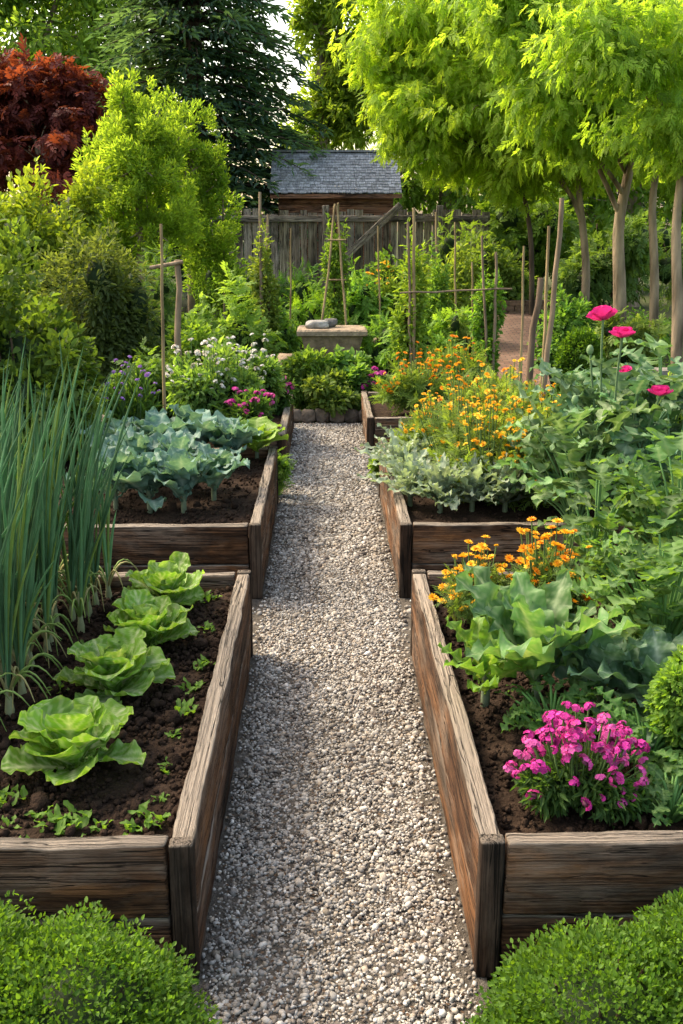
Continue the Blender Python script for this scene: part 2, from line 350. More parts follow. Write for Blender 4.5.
bed(XR,1.6,1.82,3.56,.345,'nearest right timber raised bed with pink flowers and chard',7000)
bed(-1.6,XL,4.15,5.75,.345,'second left timber raised bed filled with blue-green cabbages',2500)
bed(XR,1.75,4.15,5.9,.345,'second right timber raised bed with silver foliage and poppies',1000)
bed(-1.6,-.26,6.3,8.0,.30,'third left timber raised bed with white and pink flowers')
bed(.30,1.7,7.1,8.3,.26,'farthest right timber raised bed with low orange flowers')
# ------------------------------------------------------------------ hero vegetables
def lettuce(u,v,dia,label):
    p=onz(u,v,.285); t=thing('lettuce',label,'lettuce',p,U(0,6),'green lettuces in a row')
    k=dia/.36
    for ring,(nn,L_,el,curl,W_) in enumerate([(6,.185,24,.5,.14),(6,.20,48,.6,.145),(5,.185,67,.45,.125)]):
        for i in range(nn):
            mb=MB(); g=U(.8,1.18)*(1+.1*ring)
            grid_leaf(mb,L_*k*U(.78,1.14),W_*k*U(.86,1.12),2*math.pi*(i+.5*ring)/nn+U(-.35,.35),R(el+U(-12,12)),curl+U(-.35,.5),base=(0,0,.008+.008*ring),nu=40,nv=21,cup=.34,ruf=.042,rf=U(7,11),
              col=(.145*g,.295*g,.04),rib=(.62,.70,.42),edge=(.20*g,.37*g,.055),vein=6,ribw=.10,vth=.84,vs=.30,roll=U(-.35,.35))
            part('leaf',mb,CRINK,t)
    mb=MB()
    for i in range(3):
        grid_leaf(mb,.15*k*U(.8,1.1),.10*k,i*2.1+U(-.3,.3),R(77),.25+U(-.3,.3),base=(0,0,.02),nu=30,nv=15,cup=.4,ruf=.055,rf=9,col=(.24,.40,.085),rib=(.6,.67,.4))
    part('heart',mb,CRINK,t)
lettuce(168,608,.33,'farthest lettuce of the row, at the back of the near left bed')
lettuce(148,649,.34,'second farthest green lettuce of the row in the near left bed')
lettuce(114,697,.34,'second nearest green lettuce of the row beside the onions')
lettuce(74,772,.35,'largest and nearest lettuce with broad open leaves')
def sprout(u,v,label,z=.285,s=1.0):
    p=onz(u,v,z); mb=MB(); t=thing('seedling',label,'seedling',p,U(0,6),'weed seedlings on bare soil')
    for i in range(int(U(9,16))):
        grid_leaf(mb,.045*s*U(.5,1.2),.022*s,U(0,6.28),R(U(15,70)),U(.3,1),base=(U(-.03,.03)*s,U(-.03,.03)*s,0),nu=7,nv=5,cup=.2,ruf=.08,lobes=2,lobed=.4,prof=prof_lance,col=(.13,.26,.035),rib=(.2,.34,.08))
    part('leaf_tuft',mb,LEAF,t)
SP='small green seedling sprouting from the dark soil around the lettuces'
for (u,v,s) in [(75,822,1.2),(150,822,1.1),(135,828,.8),(168,770,.7),(186,712,.9),(203,668,.9),(192,690,.8),(40,818,.7),(12,800,.9),(210,630,.8),(175,735,.6),(90,650,.8),(60,690,.8),(20,850,.7),(208,600,.9),(5,828,.6),(60,828,1.0),(160,800,.5),(100,828,.6)]:
    sprout(u,v,SP,s=s)
# onions
def onion(x,y,hgt):
    t=thing('onion_plant','upright onion plant with tall tubular blue-green leaves in the near left bed','onion',(x,y,.275),0,'onion plants standing in a block')
    mb=MB(); tube(mb,[(0,0,-.02),(0,0,.015),(0,0,.05),(0,0,.1),(.004,0,.15)],[.009,.014,.009,.006,.005],8,np.array([.42,.45,.24])*.9); part('bulb_neck',mb,STEM,t)
    nb=int(U(9,14)); lean=U(-.02,.12)
    for i in range(nb):
        mb=MB(); a=U(0,6.28); h=hgt*U(.3,1.14); l=U(.02,.20)*h
        tip=np.array([math.cos(a)*l+lean*h*1.1+U(-.03,.09),math.sin(a)*l,.1+h*.9]); mid=np.array([math.cos(a)*l*.3+lean*.2,math.sin(a)*l*.3,.1+h*.5])
        c=np.array([.115,.245,.115])*U(.65,1.35)
        if U(0,1)<.15: c=np.array([.21,.31,.07])
        m=12; pts=bez((0,0,.04),mid,tip,m); tt=np.linspace(0,1,m)
        tube(mb,pts,.0051*U(.7,1.25)*np.clip(np.sin(np.pi*(.22+.78*tt))**.6,.08,1),7,c); part('leaf_blade',mb,WAXY,t)
    mb=MB()
    for i in range(5):
        a=U(0,6.28); tube(mb,bez((0,0,.05),(math.cos(a)*.06,math.sin(a)*.06,.22),(math.cos(a)*.13,math.sin(a)*.13,U(.0,.14)),8),[.004,.004,.004,.004,.003,.003,.002,.001],5,(.36,.33,.13) if i%2 else (.2,.3,.07))
    part('dry_leaf',mb,STEM,t)
for yy in np.arange(2.36,3.5,.10):
    for xx in np.arange(-1.24,-.72,.085):
        x=xx+U(-.03,.03); y=yy+U(-.04,.04)
        if x>-.905+(y-2.4)*.11: continue
        onion(x,y,U(.66,.92))
# brassicas
def brassica(name,label,cat,p,dia,group,nl=11,col=(.11,.185,.155),rib=(.3,.4,.33),lob=3,el0=25,curl=.8,mat=WAXY,ruf=.04,st=.25,W_=.62,edge=None,prof=None,hk=1.0,cup=.3,rf0=6,jit=8):
    t=thing(name,label,cat,p,U(0,6),group)
    for i in range(nl):
        q=i/nl; mb=MB(); L_=dia*.55*(1-.35*q)*U(.8,1.2); g=U(.75,1.25)
        grid_leaf(mb,L_,L_*W_*U(.9,1.1),i*2.4+U(-.3,.3),R(el0+50*q*hk+U(-jit,jit)),curl*U(.6,1.4),base=(0,0,.03+.07*q),nu=30,nv=13,cup=cup,ruf=ruf,rf=U(rf0,rf0+3),lobes=lob,lobed=.22,prof=prof or prof_stalk(st),col=np.array(col)*g,rib=rib,edge=edge,vein=7,roll=U(-.35,.35))
        part('leaf',mb,mat,t)
    mb=MB(); tube(mb,[(0,0,-.03),(0,0,.05),(0,0,.1)],[.014,.013,.012],7,(.16,.2,.12)); part('stem',mb,STEM,t)
    return t
CBL=['leftmost front cabbage with blue-green leaves beside the onion tops','second front blue-green cabbage above the timber board','third front blue-green cabbage above the timber board','rightmost front blue-green cabbage next to the bare soil','back-row blue-green cabbage behind the leftmost front one','back-row blue-green cabbage in the centre of the second left bed','back-row blue-green cabbage right of the centre','back-row blue-green cabbage near the path edge','middle-row blue-green cabbage left of the centre','middle-row blue-green cabbage right of the centre']
for i,(u,v,d) in enumerate([(116,509,.54),(150,511,.56),(184,511,.56),(214,500,.52),(120,472,.62),(158,468,.64),(196,464,.62),(234,466,.54),(138,490,.60),(180,488,.60)]):
    p=onz(u,v,.285); brassica('cabbage_plant',CBL[i],'cabbage',p,d,'blue-green cabbages',el0=48,nl=16,hk=.75,curl=.95,col=(.12,.23,.185),rib=(.38,.5,.43),ruf=.058,lob=3,W_=.54,rf0=6,st=.26,jit=15)
brassica('lettuce','pale green leafy lettuce at the far corner of the cabbage bed','lettuce',onz(257,458,.285),.40,None,nl=15,col=(.19,.33,.05),rib=(.45,.55,.24),lob=2,mat=CRINK,prof=prof_round,W_=.9,el0=30)
# chard etc. in the near right bed
brassica('chard_plant','tall green chard with broad upright ribbed leaves beside pink flowers','chard',onz(535,706,.285),.70,None,nl=16,col=(.105,.225,.07),rib=(.42,.52,.3),lob=0,el0=52,curl=.75,mat=CRINK,ruf=.05,st=.2,W_=.36,rf0=8,hk=.6,jit=14)
brassica('horseradish_plant','long-leaved bright green plant leaning over the right bed edge','leafy vegetable',onz(485,705,.285),.46,None,nl=11,col=(.14,.29,.045),rib=(.38,.5,.18),lob=0,el0=36,curl=.6,mat=CRINK,ruf=.05,st=.2,W_=.34,rf0=8,jit=14)
brassica('cabbage_plant','blue-green cabbage between the chard and the pink flowers','cabbage',onz(600,716,.285),.48,None,nl=14,col=(.12,.225,.13),lob=0,el0=36,ruf=.055,W_=.5,rf0=6)
brassica('cabbage_plant','dark green cabbage at the right edge beside the small shrub','cabbage',onz(655,728,.285),.46,None,nl=13,col=(.08,.17,.08),lob=0,el0=36,ruf=.055,W_=.5,rf0=6)
def lobed_plant(name,label,cat,p,w,h,n,col,rib,group=None,L_=.2,mat=LEAF,lobes=4,lobed=.75,el=(0,50),wr=.58):
    t=thing(name,label,cat,p,U(0,6),group); sm=MB(); ms=MB()
    for i in range(n):
        a=U(0,6.28); r=w*math.sqrt(U(.02,1)); z=h*U(.22,1)*(1-.3*(r/w)**2)
        q=np.array([math.cos(a)*r*.8,math.sin(a)*r*.8,z])
        tube(sm,bez((q[0]*.15,q[1]*.15,-.02),(q[0]*.4,q[1]*.4,z*.7),q,6),[.006,.005,.005,.004,.004,.003],5,np.array(col)*1.4)
        grid_leaf(ms,L_*U(.55,1.3),L_*wr*U(.8,1.2),a-math.pi/2+U(-.9,.9),R(U(*el)),U(.5,1.9),base=q,nu=38,nv=7,cup=.2,ruf=.05,rf=7,lobes=lobes,lobed=lobed,prof=prof_lance,col=np.array(col)*U(.65,1.3)*np.array([U(.85,1.2),1,U(.8,1.2)]),rib=rib,vein=5,roll=U(-.4,.4))
    part('stem',sm,STEM,t); part('foliage',ms,mat,t); return t
lobed_plant('tomato_plant','bushy green tomato plant with lobed leaves at the right edge','tomato plant',onz(660,672,.285),.27,.44,170,(.10,.205,.055),(.17,.28,.1),L_=.13,lobes=6,lobed=.9)
lobed_plant('tomato_plant','leafy tomato plant behind the orange flowers of the near right bed','tomato plant',(1.28,3.38,.285),.28,.58,140,(.10,.205,.06),(.18,.29,.12),L_=.17,lobes=6,lobed=.9,el=(5,60))
lobed_plant('tomato_plant','leafy tomato plant at the back of the near right bed, left of the other','tomato plant',(1.0,3.5,.285),.13,.46,34,(.105,.21,.07),(.2,.31,.14),L_=.16,lobes=6,lobed=.88,el=(10,65))
lobed_plant('herb_plant','low leafy herb filling the gap behind the pink flowers','herb',onz(552,735,.285),.13,.14,70,(.08,.18,.045),(.16,.27,.1),L_=.075)
lobed_plant('herb_plant','low leafy herb between the pink flowers and the small shrub','herb',onz(645,765,.285),.13,.15,80,(.08,.18,.045),(.16,.27,.1),L_=.075)
lobed_plant('herb_plant','low leafy herb at the front corner under the small shrub','herb',onz(670,815,.285),.10,.09,60,(.07,.16,.04),(.16,.27,.1),L_=.06)
# ------------------------------------------------------------------ flowers
def flower_mesh(kind,c1,c2):
    mb=MB()
    if kind=='daisy':
        for rr,(nn,tl,ln) in enumerate([(10,8,1),(8,35,.75),(5,60,.5)]):
            a=np.arange(nn)*2*np.pi/nn+rr*.4; e=R(tl)
            d=np.stack([np.cos(a)*math.cos(e),np.sin(a)*math.cos(e),np.full(nn,math.sin(e))],-1)
            c=np.array(c1)*(1-.2*rr)+np.array(c2)*.2*rr
            scatter(mb,LV*[1,1,.3],LF,d*.1,d,np.tile([0,0,1.],(nn,1)),.5*ln,.95*ln,.5,np.tile(c,(nn,1))*rng.uniform(.85,1.1,nn)[:,None])
        V,Fc=ICO[1]; mb.add(V*[.25,.25,.2]+[0,0,.12],Fc,c2)
    if kind=='cluster':
        n=16; d=rdir(n); d[:,2]=np.abs(d[:,2])*.9+.05; d=norm(d)
        for q in d:
            q=q*U(.8,1.15); qn=q/np.linalg.norm(q)
            ref=np.cross(qn,[.3,.7,.2]); ref/=np.linalg.norm(ref); o2=np.cross(qn,ref); a=np.arange(5)*2*np.pi/5+U(0,6)
            dd=np.cos(a)[:,None]*ref+np.sin(a)[:,None]*o2+qn*.15
            c=np.array(c1)*U(.65,1.35)
            scatter(mb,LV*[1,1,.3],LF,np.tile(q*[.8,.8,.5],(5,1)),dd,np.tile(qn,(5,1)),.34,.38,.3,np.tile(c,(5,1)))
            V,Fc=ICO[1]; mb.add(V*.05+q*[.82,.82,.52],Fc,c2)
        V,Fc=ICO[1]; mb.add(V*[.45,.45,.25],Fc,np.array(c1)*.3+np.array([.02,.05,.01]))
    if kind=='poppy':
        for i in range(8):
            k=i//4; grid_leaf(mb,1.15-.15*k,1.35,i*math.pi/2+.7*k+U(-.15,.15),R(12+28*k),-.55,base=(0,0,.05*k),nu=12,nv=11,cup=.35,ruf=.06,rf=5,prof=prof_round,col=np.array(c1)*U(.85,1.15),rib=np.array(c1)*.7,edge=np.array(c1)*1.15,vein=4)
        V,Fc=ICO[2]; mb.add(V*[.2,.2,.22]+[0,0,.3],Fc,c2)
    return mb.mesh('flower_'+kind,PETAL)
ORA=[flower_mesh('daisy',(.82,.36,.015),(.6,.2,.01)),flower_mesh('daisy',(.85,.48,.02),(.65,.28,.01)),flower_mesh('daisy',(.80,.29,.012),(.5,.14,.01))]
YEL=[flower_mesh('daisy',(.84,.60,.05),(.7,.4,.02)),flower_mesh('daisy',(.85,.52,.03),(.65,.3,.01)),ORA[1]]
PNK=[flower_mesh('cluster',(.60,.055,.33),(.6,.35,.32)),flower_mesh('cluster',(.66,.11,.42),(.62,.4,.38)),flower_mesh('cluster',(.50,.035,.29),(.5,.2,.25))]
WHT=[flower_mesh('cluster',(.80,.82,.77),(.65,.65,.4)),flower_mesh('cluster',(.74,.77,.70),(.6,.6,.35))]
PUR=[flower_mesh('cluster',(.34,.18,.55),(.3,.2,.35))]
POP=flower_mesh('poppy',(.70,.035,.27),(.16,.22,.07))
def flower_plant(name,label,cat,u,vt,hw,Y,zb,nf,fs,meshes,nleaf=1200,lsize=.04,c1=(.07,.15,.035),c2=(.11,.22,.05),asp=.28,fname='flower',group=None,tilt=.5,top=.35,mat=LEAF,spread=1.0,ry=1.0,fl=.42,core=.4,droop=.1,tpl=None,dome=.85,jit=(.8,1.06),clump=0,fz=.45):
    tp=at(u,vt,Y); w=hw*dep(tp)/F; h=tp[2]-zb
    t=thing(name,label,cat,(tp[0],Y,zb),0,group)
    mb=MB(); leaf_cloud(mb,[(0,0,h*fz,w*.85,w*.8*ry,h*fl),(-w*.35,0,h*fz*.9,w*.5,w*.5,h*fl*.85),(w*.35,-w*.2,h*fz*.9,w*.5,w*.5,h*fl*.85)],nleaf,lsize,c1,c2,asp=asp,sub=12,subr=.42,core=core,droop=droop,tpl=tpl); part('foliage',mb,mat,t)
    st=MB(); pts=[]; cl=[(U(0,6.28),math.sqrt(U(0,1)),U(.75,1.12)) for _ in range(max(1,clump))]
    for i in range(nf):
        for _ in range(20):
            hz=1
            if clump:
                ca,cr,hz=cl[i%clump]; x=math.cos(ca)*cr*.85+rng.normal()*.17; y=math.sin(ca)*cr*.85+rng.normal()*.17; r=min(1,math.hypot(x,y)); a=math.atan2(y,x)
            else: a=U(0,6.28); r=math.sqrt(U(0,1))
            q=np.array([math.cos(a)*r*w*spread,math.sin(a)*r*w*.85*ry*spread,0]); 
            q[2]=h*(top+(1-top)*math.sqrt(max(0,1-dome*r*r)))*U(*jit)*hz
            if all(np.linalg.norm(q-z)>fs*1.1 for z in pts): break
        pts.append(q); k=r*tilt
        tube(st,bez((q[0]*.3,q[1]*.3,h*.1),(q[0]*.8,q[1]*.8,h*.5*min(1,q[2]/h+.3)),q,5),.0022,4,(.1,.18,.05))
        part(fname,meshes[i%len(meshes)],PETAL,t,loc=q,rot=(U(-.3,.4)+.2-math.sin(a)*k,U(-.4,.4)+math.cos(a)*k,U(0,6)),sc=fs*U(.6,1.3))
    part('stem',st,STEM,t); return t
flower_plant('phlox_plant','bright pink phlox cushion at the front of the near right bed','phlox',582,724,70,2.05,.285,100,.019,PNK,nleaf=3000,lsize=.026,c1=(.05,.12,.03),c2=(.09,.18,.04),fname='flower_head',top=.22,tilt=.5,fl=.34,fz=.36,dome=.94,core=.5,jit=(.75,1.2),ry=.8)
flower_plant('marigold_plant','orange marigold clump behind the chard, nearer the path','marigold',478,546,44,3.15,.285,98,.0158,YEL,nleaf=460,lsize=.07,tpl=FERN,c1=(.1,.19,.04),c2=(.18,.28,.06),top=.1,droop=-.3,jit=(.6,1.1),clump=12)
flower_plant('marigold_plant','orange marigold clump behind the chard, farther from the path','marigold',552,534,56,3.12,.285,98,.0168,[ORA[0],ORA[1],YEL[1]],nleaf=520,lsize=.07,tpl=FERN,c1=(.08,.17,.04),c2=(.15,.26,.06),top=.15,droop=-.3,jit=(.65,1.1),clump=14)
ML=['yellow-orange marigold clump behind the silver foliage','orange marigold clump on the path side of the second right bed','golden marigold clump in front of the leaning stakes','tall orange marigold clump beside the poppy leaves','loose orange marigold clump at the back of the second right bed','airy yellow flower clump in the middle of the second right bed','airy yellow flower clump behind the poppy leaves']
for i,(u,vt,hw,Y,nf,me) in enumerate([(462,388,48,5.0,98,YEL),(430,396,36,5.3,74,YEL),(512,370,52,5.4,98,YEL),(540,382,46,5.1,90,YEL),(478,358,52,5.7,90,ORA),(490,402,50,4.75,98,YEL),(532,408,44,4.7,80,YEL)]):
    flower_plant('marigold_plant',ML[i],'marigold',u,vt,hw,Y,.285,nf,.0165,me,nleaf=620,lsize=.12,tpl=FERN,c1=(.14,.235,.045),c2=(.24,.34,.085),core=.2,droop=-.8,fl=.5,tilt=.7,jit=(.6,1.08),clump=18)
for i,(u,vt,hw,Y,nf) in enumerate([(415,354,40,7.5,76),(455,338,40,7.9,70)]):
    flower_plant('marigold_plant',['low orange flower clump in the farthest right bed','rear orange flower clump beside the trellis stakes'][i],'marigold',u,vt,hw,Y,.2,nf,.02,ORA,nleaf=560,lsize=.15,tpl=FERN,c1=(.13,.23,.045),c2=(.22,.32,.065),droop=-.5,jit=(.65,1.08),clump=14)
WL=['white flower clump behind the cabbages, nearer the stake','white flower clump in the middle of the third left bed','white flower clump nearest the path in the third left bed']
for i,(u,vt,hw,Y,nf) in enumerate([(198,342,36,6.6,44),(228,336,36,6.8,48),(258,330,26,7.3,28)]):
    flower_plant('white_flower_plant',WL[i],'flowers',u,vt,hw,Y,.24,nf,.022,WHT,nleaf=2200,lsize=.06,c1=(.13,.26,.065),c2=(.22,.36,.1),fname='flower_head',asp=.35,top=.35,jit=(.65,1.1))
flower_plant('phlox_plant','pink phlox clump spilling beside the path on the left','phlox',250,385,28,6.4,.24,26,.025,PNK,nleaf=1400,lsize=.05,fname='flower_head')
flower_plant('phlox_plant','pink phlox clump with white flowers behind it on the left','phlox',280,376,15,7.4,.24,12,.03,PNK,nleaf=900,lsize=.05,fname='flower_head')
flower_plant('phlox_plant','small pink phlox clump right of the path end','phlox',376,370,16,8.5,0,16,.033,PNK,nleaf=1200,lsize=.06,fname='flower_head')
flower_plant('purple_flower_plant','purple flower clump at left behind the onion tops','flowers',128,360,30,5.85,.0,30,.018,PUR,nleaf=2200,lsize=.08,asp=.14,droop=-.8,fname='flower_head',top=.6)
flower_plant('yellow_flower_plant','yellow flower clump in front of the fence right of the tipi','flowers',386,262,22,12.8,0,26,.035,YEL,nleaf=1800,lsize=.08,c1=(.1,.2,.04),c2=(.2,.32,.06),top=.6)
# silver foliage
SVL=['silver-leaved plant at the path corner of the second right bed','silver-leaved plant second from the path along the front board','silver-leaved plant third from the path along the front board','silver-leaved plant behind the corner one','silver-leaved plant in front of the yellow flowers','silver-leaved plant next to the poppy leaves','small silver-leaved plant leaning over the path side','farthest right silver-leaved plant along the front board','silver-leaved plant at the back on the path side']
for i,(u,v) in enumerate([(410,504),(440,511),(472,510),(425,480),(457,486),(492,496),(400,484),(505,511),(405,468)]):
    p=onz(u,v,.285)
    brassica('silver_leaf_plant',SVL[i],'silver plant',p,.46,'silver-leaved plants',nl=38,col=(.30,.38,.27),rib=(.44,.5,.39),lob=5,el0=32,W_=.25,st=.1,curl=.5,prof=prof_lance,hk=.9,jit=18)
# poppies
PK=dict(mat=WAXY,lobes=6,lobed=.84,el=(15,75),wr=.55)
t=lobed_plant('poppy_plant','tall pink poppy with large double blooms above grey-green leaves','poppy',(1.38,4.5,.285),.38,.66,62,(.115,.225,.11),(.28,.38,.24),L_=.28,**PK); t.rotation_euler=(0,0,0)
PB=np.array([1.38,4.5,.285]); st=MB()
for (u,v,Y,s) in [(603,320,4.45,.066),(622,338,4.3,.058),(660,396,4.2,.054),(626,372,4.6,.032)]:
    q=at(u,v,Y)-PB; pts=bez((q[0]*.35,q[1]*.3,.05),(q[0]*.75-.03,q[1]*.6,q[2]*.55),q,9); tube(st,pts,[.007,.007,.006,.006,.005,.005,.005,.005,.006],6,(.12,.2,.09))
    part('bloom',POP,PETAL,t,loc=q,rot=(U(-.1,.5),U(-.4,.4),U(0,6)),sc=s)
for (u,v,Y) in [(590,350,4.5),(640,380,4.4),(575,400,4.4)]:
    q=at(u,v,Y)-PB; tube(st,bez((q[0]*.3,q[1]*.3,.05),(q[0]*.8,q[1]*.6,q[2]*.6),q,8),.005,6,(.12,.2,.09))
    mb=MB(); V,Fc=ICO[2]; mb.add(V*[.016,.016,.024],Fc,(.15,.25,.11)); part('seed_pod',mb,STEM,t,loc=q)
part('flower_stem',st,STEM,t)
PLB=['grey-green poppy foliage leaning over the back of the near right bed','large-leaved grey-green plant below the poppy blooms','grey-green leafy plant at the right edge behind the tomato plants','spreading grey-green plant beside the orange clump']
for i,(x,y,w,h,n) in enumerate([(1.14,4.34,.26,.54,46),(1.57,4.35,.34,.62,58),(1.68,4.85,.34,.72,60),(1.36,4.92,.28,.66,46)]):
    lobed_plant('poppy_plant',PLB[i],'poppy',(x,y,.285),w,h,n,(.11,.225,.105) if i%2 else (.135,.25,.09),(.3,.4,.23),L_=.27,**PK)
# ------------------------------------------------------------------ bushes
GREEN=((.11,.22,.04),(.22,.36,.07)); YG=((.21,.34,.04),(.36,.49,.07)); MID=((.075,.16,.036),(.16,.275,.058)); BOX=((.042,.115,.014),(.125,.24,.028))
def bush(name,label,cat,u,vt,hw,Y,zb=0,size=.05,n=3000,cc=GREEN,asp=.5,group=None,lob=5,core=.38,mat=LEAF,sub=16,droop=.1,subr=.34,ell=None,ry=.8,rr=(.35,.98),cj=.25,shell=0,tpl=None,vary=True,sb=.12):
    tp=at(u,vt,Y); w=hw*dep(tp)/F; h=tp[2]-zb
    t=thing(name,label,cat,(tp[0],Y,zb),0,group)
    tint=np.array([U(.8,1.25),U(.88,1.12),U(.7,1.3)]) if vary else 1
    if ell: ells=ell
    else:
        ells=[(0,0,h*.5,w*.78,w*.78*ry,h*.44)]
        for i in range(lob):
            a=i*2*math.pi/lob+U(-.4,.4); rz=h*U(.2,.3); ells.append((math.cos(a)*w*.55,math.sin(a)*w*.5*ry,min(h*U(.3,.8),h-rz),w*.45,w*.42*ry,rz))
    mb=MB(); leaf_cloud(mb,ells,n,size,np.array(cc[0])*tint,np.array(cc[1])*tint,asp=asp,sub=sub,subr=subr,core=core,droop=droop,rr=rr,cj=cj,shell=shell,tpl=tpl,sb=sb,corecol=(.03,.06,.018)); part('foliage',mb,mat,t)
    sm=MB()
    for i in range(5):
        a=U(0,6.28); tube(sm,bez((0,0,-.04),(math.cos(a)*w*.1,math.sin(a)*w*.1,h*.3),(math.cos(a)*w*.4,math.sin(a)*w*.3,h*.65),6),[.02,.018,.015,.012,.009,.005] if h>.8 else .004,6,(.12,.085,.06))
    part('stem',sm,BARK,t); return t
# clipped box in the foreground
BX=dict(asp=.62,mat=LEAF,core=.74,sub=120,subr=.16,rr=(.8,1.0),cj=.03,droop=-.2,shell=.65,vary=False,sb=.08)
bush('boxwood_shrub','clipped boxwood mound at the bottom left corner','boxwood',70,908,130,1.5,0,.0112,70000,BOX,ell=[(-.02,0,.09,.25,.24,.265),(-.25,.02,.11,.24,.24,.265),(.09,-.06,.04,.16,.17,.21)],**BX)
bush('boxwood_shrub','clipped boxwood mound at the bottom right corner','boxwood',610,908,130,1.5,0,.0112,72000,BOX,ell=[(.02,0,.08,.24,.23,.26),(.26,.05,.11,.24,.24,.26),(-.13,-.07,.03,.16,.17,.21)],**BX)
bush('small_shrub','small round light green shrub in the near right bed at the edge','shrub',696,655,46,2.2,.285,.018,7000,((.1,.22,.03),(.22,.37,.055)),asp=.6,sub=40,subr=.24,rr=(.5,.95),vary=False)
HD=((.055,.12,.028),(.12,.22,.048))
B=[('broadleaf_shrub','broad-leaved green shrub at the left edge behind the onions',8,225,98,5.7,.06,12000,HD,LEAF),
('broadleaf_shrub','dense dark green shrub left of the stakes',92,216,72,8.0,.06,10000,HD,LEAF),
('broadleaf_shrub','tall dark shrub cut by the left edge of the view',-70,190,110,7.6,.07,6000,MID,LEAF),
('leafy_shrub','feathery sunlit shrub above the dark left hedge',40,152,80,10,.07,11000,((.12,.23,.036),(.27,.40,.06)),LEAF),
('leafy_shrub','low dark shrub behind the left stakes',150,252,50,9.3,.06,5000,MID,LEAF),
('leafy_shrub','loose green shrub behind the white flowers',228,264,48,8.7,.05,6500,GREEN,LEAF),
('leafy_shrub','low green shrub left of the white flowers',188,312,40,7.6,.055,3800,GREEN,LEAF),
('leafy_shrub','dark green shrub behind the purple flowers',135,332,42,7.2,.05,4000,MID,LEAF),
('leafy_shrub','leafy green shrub in front of the left half of the fence',288,256,38,12,.07,4000,MID,LEAF),
('leafy_shrub','low green bush left of the stone trough',268,296,34,10.3,.06,3400,GREEN,LEAF),
('leafy_shrub','bright green bush right of the stone trough',388,294,32,9.7,.055,3600,GREEN,LEAF),
('leafy_shrub','green bush in front of the fence behind the trough',340,272,45,12.6,.07,3800,GREEN,LEAF),
('leafy_shrub','leafy green bush among the right trellis stakes',440,246,40,12,.065,4400,GREEN,LEAF),
('leafy_shrub','low bright bush behind the orange flowers',432,304,48,9.2,.05,5500,((.13,.26,.048),(.23,.37,.075)),LEAF),
('leafy_shrub','low bush between the trellis and the brick path',470,300,26,9.1,.05,3000,GREEN,LEAF),
('leafy_shrub','dark bush at the left end of the fence',230,240,38,13.5,.07,3400,MID,LEAF),
('leafy_shrub','dark bush under the bright tree canopy',472,214,44,15,.08,4000,GREEN,LEAF),
('leafy_shrub','dark shrub beneath the trees beyond the brick path',535,185,66,16.3,.09,8000,MID,LEAF),
('leafy_shrub','green shrub along the right side of the brick path',564,290,34,10.6,.06,3400,GREEN,LEAF),
('leafy_shrub','shaded shrub between the pale tree trunks',612,205,60,14.5,.08,7500,MID,LEAF),
('leafy_shrub','shaded shrub behind the rightmost trunk',695,190,66,15,.08,7500,MID,LEAF),
('leafy_shrub','tall shaded shrub filling the gap left of the leaning stakes',500,235,40,14.2,.08,4200,GREEN,LEAF),
('leafy_shrub','low bright yellow-green shrub at the right edge above the poppies',668,362,44,7.3,.045,5200,YG,LEAF),
('leafy_shrub','leafy green shrub behind the round boxwood',628,312,44,9.8,.06,4000,GREEN,LEAF),
('leafy_shrub','green plant mass behind the poppies',585,390,44,6.3,.05,4200,MID,LEAF),
('leafy_shrub','leafy mass below the yellow-green shrub at right',655,418,60,5.75,.05,4600,GREEN,LEAF),
('leafy_shrub','trailing green plant hanging over the path beside the cabbages',277,450,13,5.9,.04,1800,GREEN,LEAF),
('leafy_shrub','green plant filling the gap before the farthest right bed',390,446,20,6.2,.045,2000,GREEN,LEAF),
('leafy_shrub','feathery pale bush left of the bean tipi',303,270,26,11.3,.06,2600,YG,LEAF),
('leafy_shrub','pale leafy bush just right of the bean tipi',364,264,28,11.8,.06,3000,((.13,.26,.048),(.23,.37,.075)),LEAF),
('leafy_shrub','dark leafy bush in front of the fence brace',402,246,34,13.8,.07,3200,MID,LEAF),
('potato_plant','lush bright green plant at the end of the path',308,346,31,8.62,.075,4200,((.10,.23,.04),(.21,.36,.07)),LEAF),
('potato_plant','lush bright green plant right of the path end planting',350,348,30,8.62,.075,4200,((.10,.23,.04),(.21,.36,.07)),LEAF),
('potato_plant','low green plant spilling over the stones at the path end',330,372,34,8.42,.06,2600,((.10,.23,.04),(.21,.36,.07)),LEAF)]
for k,(nm,lb,u,vt,hw,Y,sz,n,cc,mt) in enumerate(B):
    kw=dict(tpl=(SPRAY if k%2 else FERN)) if (nm=='leafy_shrub' and k%3!=0) else dict(asp=[.5,.36,.6][k%3])
    if 'tpl' in kw: n=n//6; sz=sz*2.4
    bush(nm,lb,'shrub' if 'shrub' in nm else 'plant',u,vt,hw,Y,0,sz,n,cc,mat=mt,group='shrubs around the garden' if 'shrub' in nm else None,**kw)
for (lb,u,vt,hw,Y,n) in [('climbing bean winding up the four-pole tipi',336,222,13,11,2400),('climbing bean on the paired stakes left of the shed',264,234,13,10.05,2200),('climbing bean on the trellis stakes nearest the path',411,242,16,8.7,3000),('climbing bean on the farther trellis stakes',489,266,15,8.7,2400),('climbing bean on the thin stake right of the trough',438,238,12,10.4,2000)]:
    bush('climbing_bean',lb,'bean plant',u,vt,hw,Y,0,.05,n,GREEN,lob=4,core=0,ry=1.0,subr=.3,sub=30,rr=(.3,1.2),group='climbing beans on stakes')
bush('boxwood_ball','round clipped boxwood ball beside the brick path','boxwood',583,324,31,8.6,0,.03,9000,BOX,lob=0,**BX)
